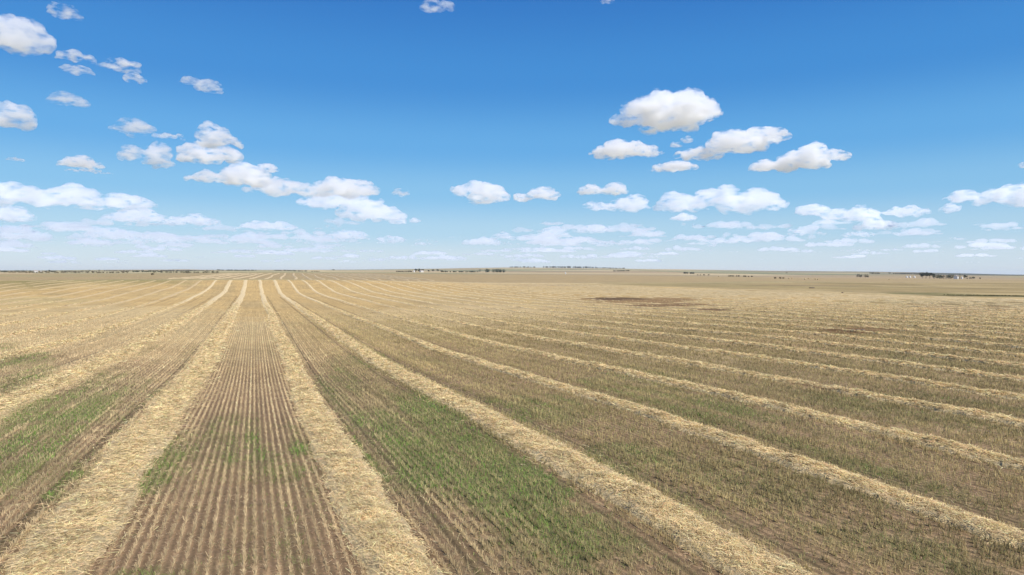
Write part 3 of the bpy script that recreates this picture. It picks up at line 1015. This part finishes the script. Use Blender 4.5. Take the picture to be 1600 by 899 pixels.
random.seed(5)
for px, py, rz, lb in ((1233, 436.2, .3, 'round bale standing alone just right of the low dark scrub patch'), (1237.5, 435.8, 1.2, 'round bale close beside the one next to the scrub patch'),
                       (1258, 437.4, .1, 'left one of the two middle round bales in the right pasture'), (1263, 436.4, .8, 'right one of the two middle round bales in the right pasture'),
                       (1274, 437.2, .5, 'left one of the closest pair of round bales at right'), (1278, 437.4, 1.6, 'rightmost round bale of the row in the pasture'),
                       (1123, 432.4, .2, 'lone round bale left of the long low line of scrub'), (1389, 437.4, .9, 'lone pale round bale in the pasture below the skyline tree')):
    bale(at(px, py), rz, lb)

rock_m = flat_mat('field_stone', (.13, .10, .075), .35, 2)


def rock(pos, s, label, name='rock', cat='rock', n=1, spread=0):
    root = empty(name, pos); tag(root, label, cat)
    for q in range(n):
        bm = bmesh.new(); bmesh.ops.create_icosphere(bm, subdivisions=2, radius=1)
        ph = random.random() * 9
        for v in bm.verts:
            f = 1 + .22 * math.sin(v.co.x * 3 + ph) * math.cos(v.co.y * 2.6 + ph) + random.uniform(-.07, .07)
            v.co = Vector((v.co.x * s * f * random.uniform(.95, 1.05), v.co.y * s * f * .8, v.co.z * s * .55 * f))
        bmesh.ops.translate(bm, verts=bm.verts, vec=((q - (n - 1) / 2) * spread, random.uniform(-.4, .4), s * .3))
        bm_obj('stone', bm, rock_m, root)
    return root


rock(at(1269, 450.6), .75, 'dark row of field stones in the pasture below the round bales', 'rock_pile', 'rock pile', 4, .95)
rock(at(1316, 458), .5, 'small dark stones along the trail right of the stone row', 'rock_pile', 'rock pile', 2, .8)
rock(at(1338, 517.6), .35, 'dark clods on the bare brown spot between the right windrows', 'clod_heap', 'soil heap', 5, .6)

# ------------------------------------------------------------------ clouds
CBASE = 1500.0


def cloud(boxes, label, k=3.2, seed=1, fine=110, D=None):
    """boxes: spans (x0, x1, top, bottom) of the puffs, measured against the bearings of the picture; built as one solid body of vapour."""
    rnd = random.Random(seed)
    x0 = min(b[0] for b in boxes); x1 = max(b[1] for b in boxes); yt = min(b[2] for b in boxes); yb = max(b[3] for b in boxes)
    cx = (x0 + x1) / 2
    el = max((yh(cx) - yb) / FPX, .004)
    if D is None:
        D = min(CBASE / el, 46000)
    d = ray(cx, yb); hlen = math.hypot(d.x, d.y)
    fwd = Vector((d.x / hlen, d.y / hlen, 0)); right = Vector((fwd.y, -fwd.x, 0))
    # distance along the ground to the cloud, true size of one picture pixel there
    r = D / max(math.cos(math.atan2(d.x, d.y) - HEAD), .5)
    base = Vector((fwd.x * r, fwd.y * r, CAM_H + r * d.z / hlen))
    mpp = D / FPX * math.cos(math.atan2(d.x, d.y) - HEAD) ** 0
    mpp_h = mpp / max(math.cos(math.atan2(d.x, d.y) - HEAD), .5) ** 0
    bm = bmesh.new()
    L = (x1 - x0) * mpp; H = (yb - yt) * mpp
    # puffs pack by size, biggest in the middle
    cosa = math.cos(math.atan2(d.x, d.y) - HEAD)
    for (a0, a1, bt, bb) in boxes:
        l = (a1 - a0) * mpp * cosa; h = (bb - bt) * mpp; ox = ((a0 + a1) / 2 - cx) * mpp * cosa; oz = (yb - bb) * mpp
        n = max(4, int(6 + 3.0 * l / max(h, 1)))
        n = min(n, 34)
        for i in range(n):
            a = -1 + 2 * (i + rnd.random()) / n
            env = math.sqrt(max(0.02, 1 - a * a * .92))
            rz = h * .5 * env * rnd.uniform(.5, 1.0)
            rx = min(max(rz * 1.9, l / n * 1.0), l * .3)
            zc = oz + rz * .8 + rnd.random() * max(0, h * env - 2 * rz * .9)
            y = rnd.uniform(-1, 1) * l * .22 * env
            p = base + right * (ox + a * (l / 2 - rx * .7)) + fwd * y + Vector((0, 0, zc))
            bmesh.ops.create_icosphere(bm, subdivisions=2, radius=1, matrix=Matrix.Translation(p - base) @ Matrix.Diagonal((rx, rx, rz, 1)))
    me = bpy.data.meshes.new('cloud'); bm.to_mesh(me); bm.free()
    ob = bpy.data.objects.new('cloud', me); COL.objects.link(ob); ob.location = base
    hm = sum(b[3] - b[2] for b in boxes) / len(boxes) * mpp
    md = ob.modifiers.new('weld', 'REMESH'); md.mode = 'VOXEL'; md.voxel_size = max(L / fine, mpp * 1.1)
    for sz, st in ((hm * 1.1, hm * .42), (hm * .42, hm * .26), (hm * .16, hm * .13), (hm * .07, hm * .06)):
        if sz < mpp * 1.2: continue
        tx = bpy.data.textures.new('billow', 'CLOUDS'); tx.noise_scale = sz; tx.noise_depth = 1
        q = ob.modifiers.new('billow', 'DISPLACE'); q.texture = tx; q.texture_coords = 'GLOBAL'; q.strength = st; q.mid_level = .5
    md = ob.modifiers.new('weld', 'REMESH'); md.mode = 'VOXEL'; md.voxel_size = max(L / fine, mpp * 1.1)
    m = bpy.data.materials.new('cloud_vapour'); m.use_nodes = True; t = m.node_tree; t.nodes.clear()
    o = t.nodes.new('ShaderNodeOutputMaterial'); v = t.nodes.new('ShaderNodeVolumeScatter')
    v.inputs['Color'].default_value = (.885, .90, .965, 1) if D < 11000 else (.82, .84, .91, 1); v.inputs['Anisotropy'].default_value = .35
    tc = t.nodes.new('ShaderNodeTexCoord')
    mp = N(t, 'ShaderNodeMapping'); mp.inputs['Scale'].default_value = (1, 1, 2.6); mp.inputs['Location'].default_value = (seed * 913.0, 0, 0)
    t.links.new(tc.outputs['Object'], mp.inputs['Vector'])
    nz = N(t, 'ShaderNodeTexNoise', Scale=(1.5 if k > 1.5 else 1.0) / hm, Detail=5.0, Roughness=.62)
    t.links.new(mp.outputs[0], nz.inputs['Vector'])
    mr = N(t, 'ShaderNodeMapRange'); mr.inputs['From Min'].default_value = .43 if k > 1.5 else .47; mr.inputs['From Max'].default_value = .7
    mr.inputs['To Min'].default_value = 0; mr.inputs['To Max'].default_value = 2.7 * k / hm
    t.links.new(nz.outputs['Fac'], mr.inputs['Value']); t.links.new(mr.outputs[0], v.inputs['Density'])
    t.links.new(v.outputs[0], o.inputs['Volume'])
    me.materials.append(m)
    tag(ob, label, 'cloud', 'scattered fair-weather clouds')
    return ob


CLOUDS = [
    ([(955, 1132, 148, 192), (985, 1120, 140, 178), (1000, 1085, 170, 206)], 'largest oval white cloud, alone high above all the others on the right', 3.4),
    ([(918, 1040, 221, 245), (925, 1000, 219, 240)], 'flat-topped oblong cloud left below the largest oval cloud', 3),
    ([(1050, 1135, 226, 245), (1095, 1205, 206, 240), (1130, 1238, 201, 226)], 'long cloud rising to the right just below the largest oval cloud', 3),
    ([(1165, 1240, 246, 264), (1200, 1300, 232, 264), (1240, 1300, 224, 250), (1280, 1328, 236, 252)], 'pointed cloud right of and below the rising long cloud', 3),
    ([(1012, 1093, 251, 267)], 'small flat cloud under the gap between oblong and rising clouds', 2.4),
    ([(1046, 1066, 220, 231), (1062, 1083, 212, 224)], 'tiny double wisp between the oblong cloud and the rising cloud', 1.2),
    ([(900, 945, 288, 303), (935, 982, 284, 304)], 'two-humped small cloud left of the long cloud bank on the right', 2.6),
    ([(905, 960, 314, 328), (950, 1020, 302, 330)], 'thin cloud under the two-humped small cloud', 2.2),
    ([(1020, 1110, 300, 330), (1060, 1180, 290, 322), (1120, 1232, 294, 332)], 'long bank of cloud in the right middle of the sky', 2.6),
    ([(1045, 1095, 333, 345)], 'small flat puff below the long bank of cloud', 2.4),
    ([(1237, 1300, 316, 336), (1280, 1330, 324, 346)], 'rounded cloud starting the right-hand chain after the long bank', 2.4),
    ([(1315, 1380, 320, 344), (1370, 1455, 322, 338), (1330, 1415, 340, 358)], 'layered cloud ending the chain with a thin right point', 2.4),
    ([(1468, 1540, 292, 312), (1520, 1640, 285, 322)], 'broad cloud cut by the right edge of the picture', 2.8),
    ([(1467, 1502, 314, 332)], 'small puff under the left end of the cloud at the right edge', 2),
    ([(702, 790, 279, 304), (730, 800, 288, 317)], 'rounded cloud alone near the middle of the sky', 3),
    ([(800, 835, 300, 314), (822, 878, 290, 312)], 'smaller cloud touching the right of the middle cloud', 2.6),
    ([(845, 890, 352, 368), (893, 963, 350, 364)], 'low flat double cloud in the middle above the horizon', 1.8),
    ([(765, 806, 362, 374)], 'small low cloud left of the low flat double cloud', 1.4),
    ([(930, 970, 375, 385)], 'small low cloud right below the low flat double cloud', 1.3),
    ([(277, 315, 122, 133), (305, 350, 121, 142)], 'thin torn wisp high on the left', 1.0),
    ([(306, 350, 190, 222), (310, 382, 206, 230)], 'topmost puff of the tall stacked cloud on the left', 3),
    ([(275, 345, 225, 256), (320, 382, 224, 250)], 'second tier of the tall stacked cloud on the left', 3),
    ([(288, 350, 268, 286), (335, 430, 250, 290), (400, 440, 252, 264)], 'third spreading tier of the tall stacked cloud on the left', 2.6),
    ([(382, 500, 279, 306), (470, 600, 276, 306)], 'long flat upper layer of the cloud bank left of the middle', 3),
    ([(462, 610, 302, 325), (520, 640, 312, 342)], 'lower layer of the cloud bank left of the middle', 2.6),
    ([(608, 635, 336, 351), (638, 660, 340, 348)], 'two little puffs at the right end of the left cloud bank', 1.8),
    ([(610, 642, 292, 306)], 'small round puff above the right end of the left cloud bank', 1.2),
    ([(186, 230, 228, 252), (220, 272, 216, 260), (238, 292, 203, 216)], 'ragged cloud with a wispy tail left of the tall stack', 2.0),
    ([(88, 165, 245, 262)], 'small flat cloud left of the ragged cloud', 2.4),
    ([(95, 180, 264, 270)], 'thin streak under the small flat cloud on the left', .9),
    ([(5, 42, 245, 252)], 'tiny faint streak near the left edge', .9),
    ([(-60, 110, 290, 322), (60, 170, 285, 322), (150, 258, 296, 322)], 'broad long cloud lying across the left edge', 3),
    ([(162, 270, 326, 348), (240, 352, 334, 350)], 'flat cloud trailing right under the broad left cloud', 2.2),
    ([(-40, 60, 322, 348)], 'small cloud cut by the left edge below the broad cloud', 2.8),
    ([(68, 142, 347, 361)], 'low narrow cloud near the left, second row above the horizon', 1.9),
    ([(132, 210, 353, 374), (195, 295, 363, 378)], 'low long cloud right of the low narrow cloud', 1.9),
    ([(-40, 85, 350, 374)], 'low cloud at the left edge in the second row', 1.8),
    ([(365, 470, 345, 360)], 'upper flat layer of the low pair left of the middle', 2.0),
    ([(345, 430, 362, 380)], 'lower layer of the low pair left of the middle', 1.9),
    ([(460, 530, 380, 394)], 'low cloud right of the low pair, near the horizon', 1.4),
    ([(510, 578, 358, 373)], 'flat low cloud under the left cloud bank', 1.7),
    ([(582, 637, 367, 380)], 'small low cloud touching the right of the flat low one', 1.5),
    ([(658, 690, -4, 20), (684, 716, 0, 16)], 'torn puff at the top edge of the sky left of centre', 1.0),
    ([(936, 962, -8, 5)], 'tiny puff cut by the top edge right of centre', .9),
    ([(-40, 80, 24, 76)], 'white cloud in the upper left corner at the picture edge', 2.6),
    ([(72, 134, 10, 30)], 'small wisp right of the upper left corner cloud', 1.2),
    ([(85, 152, 84, 100), (150, 230, 88, 106)], 'thin long cloud under the upper left corner clouds', 1.3),
    ([(90, 150, 105, 120), (192, 232, 106, 122)], 'pair of faint puffs under the thin long upper left cloud', 1.2),
    ([(75, 142, 150, 170), (170, 245, 180, 204)], 'thin streak sloping down towards the ragged cloud', 1.1),
    ([(-40, 62, 160, 198)], 'cloud at the left edge above the tiny faint streak', 2.2),
    ([(1584, 1640, 250, 262)], 'sliver of cloud at the right edge, upper of the two there', 1.4),
    ([(1310, 1372, 361, 370)], 'low small cloud under the layered chain cloud', 1.4),
    ([(1170, 1225, 363, 371)], 'low thin cloud right of centre under the long bank', 1.2),
    ([(1230, 1260, 356, 368)], 'small round low puff under the rounded chain cloud', 1.2),
    ([(130, 160, 0, 3)], None, 0)]
for q, (bx, lb, k_) in enumerate(CLOUDS):
    if lb:
        cloud(bx, lb, k_, seed=q * 7 + 3, fine=150 if bx[0][1] - bx[0][0] > 90 else 110)

# the far cloud field low over the horizon, too distant to count
bm = bmesh.new()
rnd = random.Random(44)
for q in range(300):
    px = rnd.uniform(-60, 1660); py = rnd.uniform(352, 412) if q > 40 else rnd.uniform(352, 385)
    wpx = rnd.uniform(16, 75) * (1 if py < 395 else .8); hpx = wpx * rnd.uniform(.12, .24) * (1 if py < 390 else .7)
    if 560 < px < 760 and py < 372: continue
    D = min(CBASE / max((yh(px) - py) / FPX, .02), 56000) * rnd.uniform(.9, 1.1)
    d = ray(px, py); hl = math.hypot(d.x, d.y); ca = math.cos(math.atan2(d.x, d.y) - HEAD)
    r = D / ca; mpp = D / FPX
    fw = Vector((d.x / hl, d.y / hl, 0)); rt = Vector((fw.y, -fw.x, 0))
    base = Vector((fw.x * r, fw.y * r, CAM_H + r * d.z / hl))
    n = rnd.randint(4, 8)
    for i in range(n):
        a = -1 + 2 * (i + rnd.random()) / n
        env = math.sqrt(max(.05, 1 - a * a))
        rz = hpx * mpp * .5 * env * rnd.uniform(.6, 1); rx = max(wpx * mpp / n * .9, rz * 1.6)
        p = base + rt * (a * wpx * mpp * .5) + fw * rnd.uniform(-1, 1) * wpx * mpp * .3 + Vector((0, 0, rz))
        bmesh.ops.create_icosphere(bm, subdivisions=2, radius=1, matrix=Matrix.Translation(p) @ Matrix.Diagonal((rx, rx, rz, 1)))
me = bpy.data.meshes.new('distant_clouds'); bm.to_mesh(me); bm.free()
ob = bpy.data.objects.new('distant_clouds', me); COL.objects.link(ob)
md = ob.modifiers.new('weld', 'REMESH'); md.mode = 'VOXEL'; md.voxel_size = 110
tx = bpy.data.textures.new('billow', 'CLOUDS'); tx.noise_scale = 260; tx.noise_depth = 2
q = ob.modifiers.new('billow', 'DISPLACE'); q.texture = tx; q.texture_coords = 'GLOBAL'; q.strength = 130
m = bpy.data.materials.new('thin_vapour'); m.use_nodes = True; t = m.node_tree; t.nodes.clear()
o = t.nodes.new('ShaderNodeOutputMaterial'); v = t.nodes.new('ShaderNodeVolumeScatter')
v.inputs['Color'].default_value = (.93, .94, .97, 1); v.inputs['Density'].default_value = .0034; v.inputs['Anisotropy'].default_value = .35
t.links.new(v.outputs[0], o.inputs['Volume']); me.materials.append(m)
tag(ob, 'faint small clouds in rows low over the horizon, fading with distance', 'clouds', kind='stuff')

# ------------------------------------------------------------------ the air itself
zt = 78.0
bm = bmesh.new(); box(bm, -15300, 15300, -15300, 15300, float(GZ.min()) - 1.5, zt)
me = bpy.data.meshes.new('haze'); bm.to_mesh(me); bm.free()
hz = bpy.data.objects.new('haze', me); COL.objects.link(hz)
m = bpy.data.materials.new('haze'); m.use_nodes = True; t = m.node_tree; t.nodes.clear()
o = t.nodes.new('ShaderNodeOutputMaterial'); v = t.nodes.new('ShaderNodeVolumePrincipled')
v.inputs['Color'].default_value = (.80, .88, 1, 1); v.inputs['Density'].default_value = 3.2e-5; v.inputs['Anisotropy'].default_value = .2
t.links.new(v.outputs[0], o.inputs['Volume']); me.materials.append(m)
tag(hz, 'thin summer haze lying over the plain', 'haze', kind='stuff')
